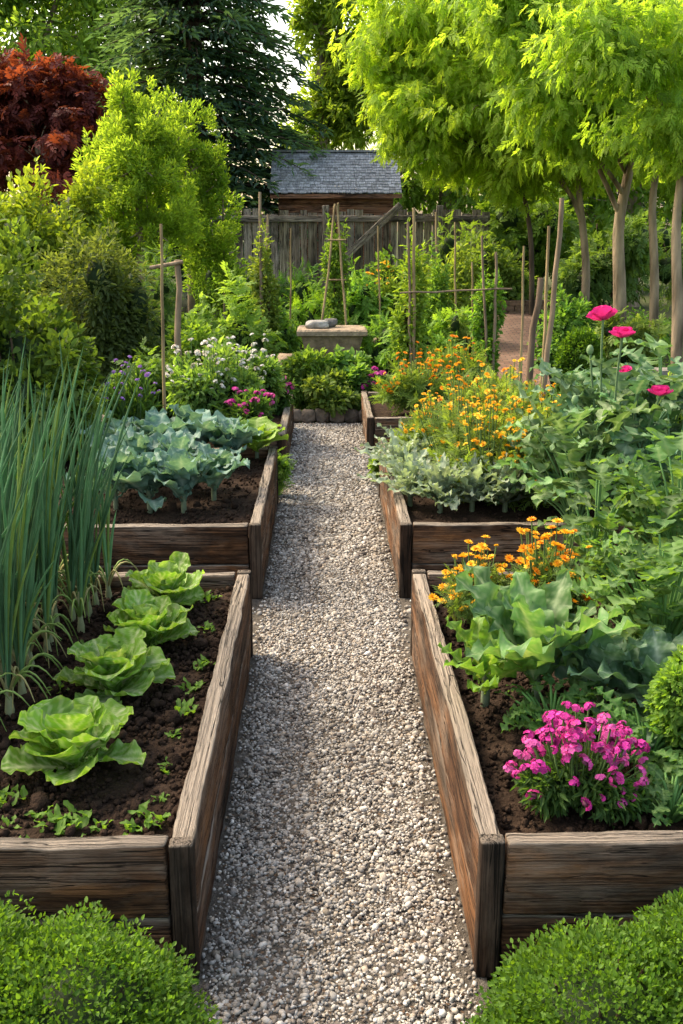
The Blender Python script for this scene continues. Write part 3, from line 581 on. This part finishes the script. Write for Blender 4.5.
# ground cover
mb=MB(); n=26000; loc=np.stack([rng.uniform(-6,7,n),rng.uniform(8.4,17,n),np.zeros(n)],-1)
hmap=np.array([max(0,.16+.25*noise.noise(Vector((a*.9,b*.9,3)))) for a,b in loc[:,:2]]); loc[:,2]=-.02+hmap*rng.uniform(.1,1,n)
k=~((np.abs(loc[:,0]-(1.95+(loc[:,1]-9.6)*.155))<.32)&(loc[:,1]>9.3)&(loc[:,1]<14)); loc=loc[k]; n=len(loc)
scatter(mb,LV,LF,loc,rdir(n)+[0,0,.5],np.array([0,0,1.])+rng.normal(size=(n,3))*.5,.035,.075,.06,np.array([.10,.21,.045])*rng.uniform(.6,1.6,n)[:,None])
n=9000; sd=np.where(rng.uniform(size=n)<.5,-1,1); loc=np.stack([sd*rng.uniform(1.75,4.5,n),rng.uniform(1,8.5,n),rng.uniform(-.02,.12,n)],-1)
scatter(mb,LV,LF,loc,rdir(n)+[0,0,.5],np.array([0,0,1.])+rng.normal(size=(n,3))*.5,.03,.06,.05,np.array([.08,.17,.035])*rng.uniform(.6,1.6,n)[:,None])
tag(part('ground_cover',mb,LEAF),'low leafy ground cover between the garden shrubs','ground cover',kind='stuff')
# ------------------------------------------------------------------ trees
def tree(name,label,u,v,Y,trunk_px,r0,ell_px,n,size,cc,bark=(.36,.28,.19),asp=.36,group='garden trees',sub=26,droop=.35,core=0,zb=0,mat=LEAF,subr=.3,tpl=None,rr=(.2,1.05),flc=1.0):
    b=at(u,v,Y); base=np.array([b[0],Y,zb]); t=thing(name,label,'tree',base,0,group)
    pts=[np.array([0,0,-.08])]+[at(a,c,Y+dy)-base for a,c,dy in trunk_px]; pts=np.array(pts)
    tt=np.linspace(0,len(pts)-1,14); P_=np.stack([np.interp(tt,range(len(pts)),pts[:,k]) for k in range(3)],-1)
    P_[1:-1]=(P_[:-2]+2*P_[1:-1]+P_[2:])/4
    mb=MB(); tube(mb,P_,np.linspace(r0*1.15,r0*.5,14),10,bark)
    ells=[]
    for (a,c,dy,rx,rz) in ell_px:
        q=at(a,c,Y+dy)-base; k=dep(at(a,c,Y+dy))/F; ells.append((*q,rx*k,rx*k*.85,rz*k))
        i=int(U(7,13)); s=P_[i]; m_=(s+q)/2+np.array([0,0,.15]); tube(mb,bez(s,m_,q,9),np.linspace(r0*.42,r0*.1,9),7,bark)
        for _ in range(5):
            d=rdir(1)[0]*np.array(ells[-1][3:])*.8; tube(mb,bez((s+q)/2*.4+q*.6,q+d*.4,q+d,6),np.linspace(r0*.13,.006,6),5,bark)
    part('trunk',mb,BARK,t)
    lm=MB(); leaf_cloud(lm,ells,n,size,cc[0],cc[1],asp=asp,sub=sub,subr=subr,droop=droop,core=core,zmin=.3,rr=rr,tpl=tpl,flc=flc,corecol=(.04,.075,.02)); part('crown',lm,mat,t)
    return t
CAN=((.23,.37,.04),(.43,.56,.085)); CAN2=((.18,.32,.042),(.35,.49,.075))
CK=dict(tpl=FEATHER,droop=.6,flc=.6,subr=.44,sub=44,rr=(.05,1.36),mat=GLOW)
tree('garden_tree','bright yellow-green tree with branches hanging beside the shed roof',535,285,13.6,[(532,240,0),(520,170,0),(480,80,0)],.035,[(392,40,0,44,52),(440,20,.5,60,55),(394,105,-.3,32,40),(432,105,-.4,53,46),(425,-30,0,70,50),(422,140,-.2,36,26),(500,60,.6,62,60),(390,70,0,30,56),(468,135,.2,50,34),(395,138,0,22,20),(495,155,.3,46,30),(540,145,.3,48,34),(455,165,.3,26,20)],11500,.17,CAN,bark=(.12,.09,.065),**CK)
tree('garden_tree','slim-trunked tree left of the pale leaning trunks',585,300,13,[(587,270,0),(580,200,0),(572,140,0)],.055,[(515,125,0,66,46),(545,75,0,70,60),(590,115,.3,60,46),(500,10,0,70,55),(575,15,.5,70,55),(548,155,-.2,50,32),(480,90,0,58,52),(520,170,.2,40,26),(575,158,.2,46,28),(620,145,.4,46,30)],9800,.17,CAN,**CK)
tree('garden_tree','tree with a curved pale trunk left of the rightmost trunks',622,345,11,[(620,290,0),(617,225,0),(632,160,0),(626,90,0)],.07,[(600,50,0,74,60),(560,90,-.6,64,50),(650,85,-.4,62,50),(630,-10,0,84,60),(535,35,-.4,60,55),(600,125,-.3,54,32),(510,0,-.4,56,50),(572,140,-.4,42,32),(645,132,-.4,48,32)],9000,.155,CAN2,**CK)
tree('garden_tree','tree with a dark forked trunk second from the right edge',655,340,12.2,[(655,270,0),(651,200,0),(662,140,0),(668,80,0)],.052,[(680,60,0,64,58),(655,130,-.3,56,38),(700,118,0,54,46),(660,10,.6,70,52),(690,165,.3,36,28)],5000,.16,CAN2,**CK)
tree('garden_tree','rightmost tree with a straight trunk at the edge of the view',679,372,9.3,[(678,300,0),(675,230,0),(684,150,0),(700,60,0)],.05,[(668,115,-.2,56,40),(715,105,0,65,50),(690,40,0,65,55),(640,60,-.5,56,44),(715,165,0,44,34),(600,25,-.5,54,42)],6000,.132,CAN2,**CK)
YK=dict(droop=-.5,asp=.34,sub=44,subr=.24,rr=(.2,1.3),mat=GLOW)
tree('yellow_green_tree','tall yellow-green tree left of the dark conifer',140,300,11.5,[(140,250,0),(138,180,0),(140,120,0)],.045,[(134,128,0,20,46),(112,185,-.2,26,42),(162,185,.1,30,46),(150,230,0,48,40),(105,225,0,36,34),(122,100,0,11,22),(154,132,0,17,32),(98,160,0,15,28),(174,152,0,14,30),(140,165,-.3,34,40)],24000,.058,((.18,.30,.038),(.33,.46,.07)),**YK)
tree('yellow_green_tree','green upright tree between the yellow one and the conifer',190,290,12.5,[(190,240,0),(188,190,0),(185,150,0)],.045,[(187,150,0,24,42),(202,200,0,30,44),(172,128,.2,15,28),(205,250,0,38,36),(215,168,0,16,30)],15000,.06,((.15,.27,.04),(.27,.39,.06)),**YK)
tree('red_maple_tree','dark red-leaved tree at the upper left',45,260,16,[(45,220,0),(45,180,0),(42,140,0)],.12,[(50,110,0,46,38),(8,120,.2,50,46),(86,118,0,30,34),(-40,110,0,55,50),(45,165,0,75,36),(22,82,0,26,20),(72,88,0,22,16),(100,150,0,20,30)],4200,.25,((.07,.019,.022),(.22,.05,.04)),droop=.25,core=0,rr=(.1,1.4),sub=36,tpl=SPRAY)
tree('backdrop_tree','broad green tree behind the red-leaved tree',30,200,25,[(30,150,0),(35,80,0),(40,20,0)],.25,[(20,30,0,85,65),(85,60,0,60,60),(-70,40,0,90,90),(70,-40,0,80,60),(30,110,0,90,50),(0,-30,0,80,60)],20000,.19,((.14,.26,.05),(.28,.41,.08)),core=0,mat=GLOW)  # bright crown colours of these backdrop trees also stand in for distant haze
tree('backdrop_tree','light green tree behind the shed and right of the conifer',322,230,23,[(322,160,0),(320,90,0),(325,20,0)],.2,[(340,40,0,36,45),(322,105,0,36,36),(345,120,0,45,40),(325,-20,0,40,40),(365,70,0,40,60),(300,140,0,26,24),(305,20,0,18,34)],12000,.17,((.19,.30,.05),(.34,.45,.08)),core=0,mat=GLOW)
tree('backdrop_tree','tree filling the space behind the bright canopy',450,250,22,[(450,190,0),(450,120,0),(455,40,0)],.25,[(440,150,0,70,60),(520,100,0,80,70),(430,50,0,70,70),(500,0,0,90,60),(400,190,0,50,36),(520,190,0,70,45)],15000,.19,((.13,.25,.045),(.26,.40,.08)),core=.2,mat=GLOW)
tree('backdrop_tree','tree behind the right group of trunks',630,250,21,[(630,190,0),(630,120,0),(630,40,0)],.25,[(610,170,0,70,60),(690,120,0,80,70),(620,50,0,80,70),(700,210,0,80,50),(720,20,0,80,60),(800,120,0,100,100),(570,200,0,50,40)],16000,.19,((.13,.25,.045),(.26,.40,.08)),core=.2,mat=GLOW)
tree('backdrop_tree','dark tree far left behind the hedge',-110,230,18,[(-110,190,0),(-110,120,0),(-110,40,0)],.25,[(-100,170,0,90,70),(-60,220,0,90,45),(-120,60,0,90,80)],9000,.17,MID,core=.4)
def conifer(u,Y,Ht,Rm,label,z0=.8,n_wh=30,nb=13,cc=((.04,.09,.062),(.10,.185,.115)),dens=46):
    p=at(u,200,Y); t=thing('conifer_tree',label,'conifer',(p[0],Y,0),0,'garden trees')
    tr=MB(); tube(tr,[(0,0,-.1),(0,0,Ht*.3),(0,0,Ht*.7),(0,0,Ht)],[.28,.2,.1,.02],10,(.12,.09,.065)); cr=MB()
    L=[];D=[];Cc=[];S=[]
    for i in range(n_wh):
        z=z0+(Ht-z0)*i/n_wh; rad=Rm*(1-(z/Ht))**.75
        for j in range(nb):
            a=2*math.pi*(j+.5*(i%2))/nb+U(-.25,.25); r=rad*U(.72,1.12); dv=np.array([math.cos(a),math.sin(a),0])
            end=dv*r+np.array([0,0,z-.14*r+U(-.1,.1)]); mid=dv*r*.5+np.array([0,0,z+.12*r])
            pts=bez((0,0,z),mid,end,7); tube(tr,pts,np.linspace(.035,.006,7),4,(.1,.075,.055))
            m=int(24+dens*r); q=rng.uniform(.15,1,m)**.8; b=bez((0,0,z),mid,end,50)[(q*49).astype(int)]
            side=np.array([-dv[1],dv[0],0]); sgn=rng.uniform(-1,1,m)[:,None]; wd=(.32*r*(1-q*.75))[:,None]
            pos=b+side*sgn*wd+rng.normal(size=(m,3))*.035-np.abs(sgn)*np.array([0,0,.1])
            L.append(pos); D.append(dv*.8+side*sgn*1.0+np.array([0,0,-.25])+rng.normal(size=(m,3))*.3); tn=U(0,1)
            Cc.append((np.array(cc[0])*(1-tn)+np.array(cc[1])*tn)*rng.uniform(.65,1.35,m)[:,None]); S.append(rng.uniform(.12,.25,m))
    L=np.concatenate(L);D=np.concatenate(D);Cc=np.concatenate(Cc);S=np.concatenate(S)
    scatter(cr,LV,LF,L,D,np.array([0,0,1.])+rng.normal(size=L.shape)*.25,S*.25,S,S*.8,Cc)
    part('trunk',tr,BARK,t); part('crown',cr,LEAF,t)
conifer(200,20,9.5,3.3,'large dark conifer with tiered drooping branches behind the fence')
conifer(105,27,10,2.6,'second dark conifer partly hidden behind the larger one',dens=28)
conifer(600,27,11,3.2,'dark conifer far behind the right trees',dens=20)
# ------------------------------------------------------------------ shed and fence
def box(mb,c,s,col=(.1,.1,.1)):
    c=np.array(c);s=np.array(s)/2
    V=np.array([[x,y,z] for x in(-1,1) for y in(-1,1) for z in(-1,1)])*s+c
    mb.add(V,[[0,1,3,2],[4,6,7,5],[0,4,5,1],[2,3,7,6],[0,2,6,4],[1,5,7,3]],col)
SY=18.0; a=at(270,194,SY); b_=at(402,194,SY); x0,x1=a[0],b_[0]; ez=a[2]; rz_=ez+.74
t=thing('garden_shed','small wooden shed with grey shingle roof behind the fence','shed',((x0+x1)/2,SY+1.1,0)); w=x1-x0
mb=MB()
for i in range(14):
    z=.08+i*(ez-.1)/14; hh=(ez-.1)/14
    for (cx,cy,sx,sy) in ((0,-.95,w-.3,.03),(0,.95,w-.3,.03),(-(w-.3)/2,0,.03,1.87),((w-.3)/2,0,.03,1.87)):
        box(mb,(cx,cy+(.004 if i%2 else 0),z+hh/2),(sx,sy,hh-.012))
box(mb,(0,0,ez/2),(w-.36,1.84,ez-.02))
part('siding',mb,SHEDW,t,False)
for s in (-1,1):
    mb=MB(); V=[(s*(w-.3)/2,-.93,ez-.05),(s*(w-.3)/2,.93,ez-.05),(s*(w-.3)/2,0,rz_-.05)]; mb.add(V,[[0,1,2]],(.1,.06,.04)); part('gable',mb,SHEDW,t,False)
mb=MB(); rows=15; run=1.12; rise=rz_-ez
for sgn in (-1,1):
    for i in range(rows):
        f0=i/rows; x=-w/2
        while x<w/2-.01:
            tw=min(U(.05,.12),w/2-x); y0=run*(1-f0)+U(-.01,.012); y1=max(0,run*(1-f0-1.25/rows))
            z0=ez+rise*(1-y0/run); z1=ez+rise*(1-y1/run); g=U(.7,1.25); c=np.array([.27,.29,.315])*g; th=.014
            V=np.array([(x,sgn*y0,z0+.03),(x+tw-.004,sgn*y0,z0+.03),(x+tw-.004,sgn*y1,z1+.012),(x,sgn*y1,z1+.012)]); V2=V-[0,0,th]
            q=np.vstack([V,V2]); q[:,2]+=U(-.004,.004)
            mb.add(q,[[0,1,2,3],[7,6,5,4],[0,4,5,1],[1,5,6,2],[2,6,7,3],[3,7,4,0]],c); x+=tw
part('roof',mb,SHING,t,False)
mb=MB(); box(mb,(0,0,rz_+.03),(w,.14,.035),(.22,.23,.24)); part('ridge_cap',mb,SHING,t,False)
mb=MB(); box(mb,(0,-run+.02,ez-.035),(w,.03,.07),(.1,.06,.04)); part('fascia',mb,SHEDW,t,False)
FY=16.0; fx0=at(205,208,FY)[0]; fx1=at(488,208,FY)[0]; fz=at(300,211,FY)[2]
t=thing('board_fence','weathered vertical board fence in front of the shed','fence',((fx0+fx1)/2,FY,0)); W=fx1-fx0
mb=MB(); x=-W/2
while x<W/2:
    tw=U(.11,.17); h=fz+U(-.06,.05); g=U(.65,1.15); box(mb,(x+tw/2,U(-.008,.008),h/2),(tw-.016,.022,h),(g,g*U(.94,1.0),g*U(.86,.96))); x+=tw
part('board_panel',mb,FENCEV,t,False)
for z in (.4,fz-.16): board('rail',W,.04,.09,FENCEW,t,(0,-.045,z),cuts=20)
x=-W/2+.1
while x<W/2:
    board('post',fz+.08,.1,.1,FENCEW,t,(x+.05,-.12,(fz+.08)/2),(0,R(-90),0),cuts=20); x+=1.75
board('diagonal_brace',1.25,.035,.11,FENCEW,t,(at(372,236,FY)[0]-(fx0+fx1)/2,-.185,at(372,236,FY)[2]),(0,R(-42),0))
# ------------------------------------------------------------------ trough, stones, brick path
p=at(332,340,9.6)
t=thing('stone_trough','tan stone trough with flared sides and thick rim beyond the path end','trough',(p[0],9.6,0))
def loft(mb,rings,col):
    V=[];n=len(rings)
    for (w,d,z) in rings: V+=[(-w/2,-d/2,z),(w/2,-d/2,z),(w/2,d/2,z),(-w/2,d/2,z)]
    f=[]
    for i in range(n-1):
        for j in range(4): f.append([i*4+j,i*4+(j+1)%4,(i+1)*4+(j+1)%4,(i+1)*4+j])
    mb.add(V,f,col); mb.add(V,[[(n-1)*4+j for j in range(4)],[3,2,1,0]],col)
mb=MB(); loft(mb,[(.56,.42,0),(.56,.42,.36),(.5,.38,.38)],(.24,.18,.13)); part('pedestal',mb,STONE,t,False)
mb=MB(); loft(mb,[(.42,.32,.38),(.5,.36,.43),(.58,.42,.60)],(.30,.22,.15)); part('basin',mb,STONE,t,False)
mb=MB(); loft(mb,[(.60,.44,.597),(.66,.48,.605),(.66,.48,.645),(.62,.45,.66)],(.36,.28,.2)); part('rim',mb,STONE,t,False)
def rock(name,label,p,s,col,group,cat='stone'):
    mb=MB(); V,Fc=ICO[3]; sd=Vector((U(0,50),U(0,50),U(0,50))); k=np.array([1+.35*noise.noise(Vector(v)*1.3+sd)+.12*noise.noise(Vector(v)*4+sd) for v in V])[:,None]
    V=np.clip(V*k,-.85,.85)*np.array(s); V[:,2]-=V[:,2].min(); mb.add(V,Fc,col); o=part(name,mb,STONE,None,loc=p,rot=(0,0,U(-.3,.3))); tag(o,label,cat,group); return o
rock('field_stone','flat grey stone lying on the trough rim at left',(p[0]-.14,9.55,.655),(.13,.1,.045),(.36,.35,.33),None)
rock('field_stone','rounded dark stone on the trough rim behind the flat stone',(p[0]-.02,9.64,.655),(.08,.07,.05),(.2,.19,.18),None)
rock('field_stone','small tan stone block beside the trough at right',(p[0]+.48,9.8,0),(.16,.14,.32),(.3,.23,.16),None)
rock('field_stone','low tan stone block beside the trough at left',(p[0]-.42,9.5,0),(.18,.16,.25),(.3,.23,.16),None)
for i,x in enumerate(np.linspace(-.27,.34,6)):
    rock('edging_stone','brown edging stone in the low row closing the path end',(x,8.30+U(-.02,.02),-.01),(.075,.07,.07),np.array([.2,.165,.13])*U(.7,1.3),'edging stones at the path end')
mb=MB(); yy=np.linspace(0,4.1,30); V=[]
for y in yy:
    xc=.155*y; z=.03+.10*y
    V+=[(xc-.26,y,-.03),(xc-.26,y,z),(xc+.26,y,z),(xc+.26,y,-.03)]
f=[]
for i in range(29):
    for j in range(3): f.append([i*4+j,(i+1)*4+j,(i+1)*4+j+1,i*4+j+1])
mb.add(V,f,(.2,.1,.06)); struct(part('brick_path',mb,BRICK,None,False,loc=(1.95,9.6,0)))
mb=MB()
for r_ in range(3):
    for i in range(5):
        box(mb,(-.45+.22*i+(.08 if r_%2 else 0),U(-.01,.01),.40+.07*r_+.035),(.21,.2,.064),np.array([.22,.14,.095])*U(.7,1.2))
box(mb,(0,0,.2),(1.05,.18,.4),(.18,.12,.08))
tag(part('stone_step_wall',mb,STONE,None,False,loc=(2.62,13.85,0)),'low brown block wall at the head of the brick path','wall')
wl=MB()
for r_ in range(3):
    x=-.7
    while x<.7:
        w_=U(.14,.26); box(wl,(x+w_/2,U(-.02,.02),r_*.12+.06),(w_-.012,.22,.112),np.array([.27,.25,.22])*U(.6,1.2)); x+=w_
pw=at(650,350,8.9); tag(part('stone_wall',wl,STONE,None,False,loc=(pw[0],8.9,0)),'low dry stone wall beside the rightmost tree trunk','wall')
# ------------------------------------------------------------------ stakes and trellises
def pole(mb,a,b,Y,r,col,zg=0,Y2=None):
    A=at(*a,Y); B=at(*b,Y2 or Y); d=B-A
    if d[2]<-.2: B=A+d*((zg-.05-A[2])/d[2])
    pts=np.linspace(A,B,9); pts[1:-1]+=rng.normal(size=(7,3))*r*.3; tube(mb,pts,np.linspace(r*.8,r*1.1,9),8,col); return A,B
def stake(name,label,a,b,Y,r,col,zg=0,group='garden stakes'):
    mb=MB(); pole(mb,a,b,Y,r,np.array(col),zg); tag(part(name,mb,STAKE),label,'stake',group)
BAM=(.36,.27,.14); WD=(.28,.21,.14); DK=(.16,.115,.08)
stake('bamboo_stake','tall thin bamboo stake at left behind the cabbages',(161,224),(165,420),6.15,.011,BAM)
t=thing('stake_frame','thick wooden post with a crossbar left of the white flowers','stake',(0,0,0)); mb=MB(); pole(mb,(177,260),(181,365),7.0,.026,WD); part('post',mb,STAKE,t)
mb=MB(); A=at(150,268,6.98);B_=at(183,262,6.98); tube(mb,np.linspace(A,B_,5),.014,7,WD); part('crossbar',mb,STAKE,t)
stake('wooden_stake','tall paired stake left of the shed, taller one',(260,192),(262,330),10,.018,WD)
stake('wooden_stake','tall paired stake left of the shed, shorter one',(268,214),(268,330),10.1,.014,WD)
t=thing('bean_tipi','tall four-pole bean tipi in front of the fence','trellis',(0,0,0))
for (a,b,y2) in (((335,204),(322,330),10.6),((337,206),(347,330),10.6),((334,206),(331,330),11.3),((338,203),(340,330),11.3)):
    mb=MB(); pole(mb,a,b,11,.014,BAM,0,y2); part('pole',mb,STAKE,t)
for v in (240,280):
    mb=MB(); A=at(328,v,10.85);B_=at(346,v,10.85); tube(mb,np.linspace(A,B_,4),.01,6,BAM); part('tie_bar',mb,STAKE,t)
t=thing('trellis_frame','long trellis of stakes and crossbar behind the orange flowers','trellis',(0,0,0))
for (a,b,r) in (((408,222),(411,380),.013),((414,208),(414,385),.015),((482,236),(487,370),.012),((496,252),(493,380),.014)):
    mb=MB(); pole(mb,a,b,8.6,r,WD if r<.0145 else BAM); part('stake',mb,STAKE,t)
mb=MB(); A=at(400,293,8.57);B_=at(512,289,8.57); pts=np.linspace(A,B_,8); pts[1:-1]+=rng.normal(size=(6,3))*.006; tube(mb,pts,.008,7,WD); part('crossbar',mb,STAKE,t)
stake('wooden_stake','short thick stake leaning right, left of the tall pair',(541,278),(528,390),6.7,.025,DK)
stake('wooden_stake','tallest leaning stake beside the orange flowers',(562,198),(542,415),6.2,.018,WD)
stake('wooden_stake','thin leaning stake just left of the tallest one',(549,226),(540,415),6.3,.011,BAM)
stake('wooden_stake','thin upright stake between the trellis and the leaning stakes',(524,246),(521,380),8.2,.011,BAM)
stake('wooden_stake','slim stake near the brick path steps',(472,262),(474,380),8.9,.010,BAM)
stake('wooden_stake','thin stake standing right of the stone trough',(436,212),(440,340),10.5,.013,BAM)
stake('bamboo_stake','thin bamboo stake left of the stone trough',(291,228),(290,330),10.8,.011,BAM)
stake('bamboo_stake','thin bamboo stake between the tipi and the trellis',(378,226),(380,330),11.4,.011,BAM)
stake('bamboo_stake','thin bamboo stake at the left end of the fence',(223,196),(224,300),12.5,.013,WD)
stake('bamboo_stake','thin bamboo stake under the canopy right of the trellis',(455,222),(456,330),11.2,.012,BAM)
# ------------------------------------------------------------------ light, sky, camera
S=np.array([-.56,.34,.74]); S/=np.linalg.norm(S)
sun=bpy.data.lights.new('Sun','SUN'); sun.energy=4.7; sun.angle=R(10); sun.color=(1.0,.89,.68)
so=bpy.data.objects.new('Sun',sun); C.objects.link(so); so.rotation_euler=Vector(S).to_track_quat('Z','Y').to_euler(); so.location=(-6,4,9)
wd=bpy.data.worlds.new('World'); bpy.context.scene.world=wd; wd.use_nodes=True; nt=wd.node_tree
bg=nt.nodes['Background']; sk=nt.nodes.new('ShaderNodeTexSky'); sk.sky_type='NISHITA'; sk.sun_disc=False
sk.sun_elevation=math.asin(S[2]); sk.sun_rotation=math.atan2(S[0],S[1]); sk.dust_density=4; sk.air_density=1.0; sk.ozone_density=.6
mx=nt.nodes.new('ShaderNodeMix'); mx.data_type='RGBA'; mx.blend_type='MULTIPLY'; mx.inputs[0].default_value=1; mx.inputs[7].default_value=(1.12,1.0,.82,1)
nt.links.new(sk.outputs[0],mx.inputs[6]); nt.links.new(mx.outputs[2],bg.inputs[0]); bg.inputs[1].default_value=.60
cam=bpy.data.cameras.new('Camera'); co=bpy.data.objects.new('Camera',cam); C.objects.link(co)
co.location=(0,0,H); co.rotation_euler=(R(90)-P,0,-YW); cam.sensor_fit='VERTICAL'; cam.sensor_height=36; cam.lens=F*36/1024; cam.clip_end=500
bpy.context.scene.camera=co
vs=bpy.context.scene.view_settings; vs.view_transform='Standard'; vs.look='None'; vs.exposure=0
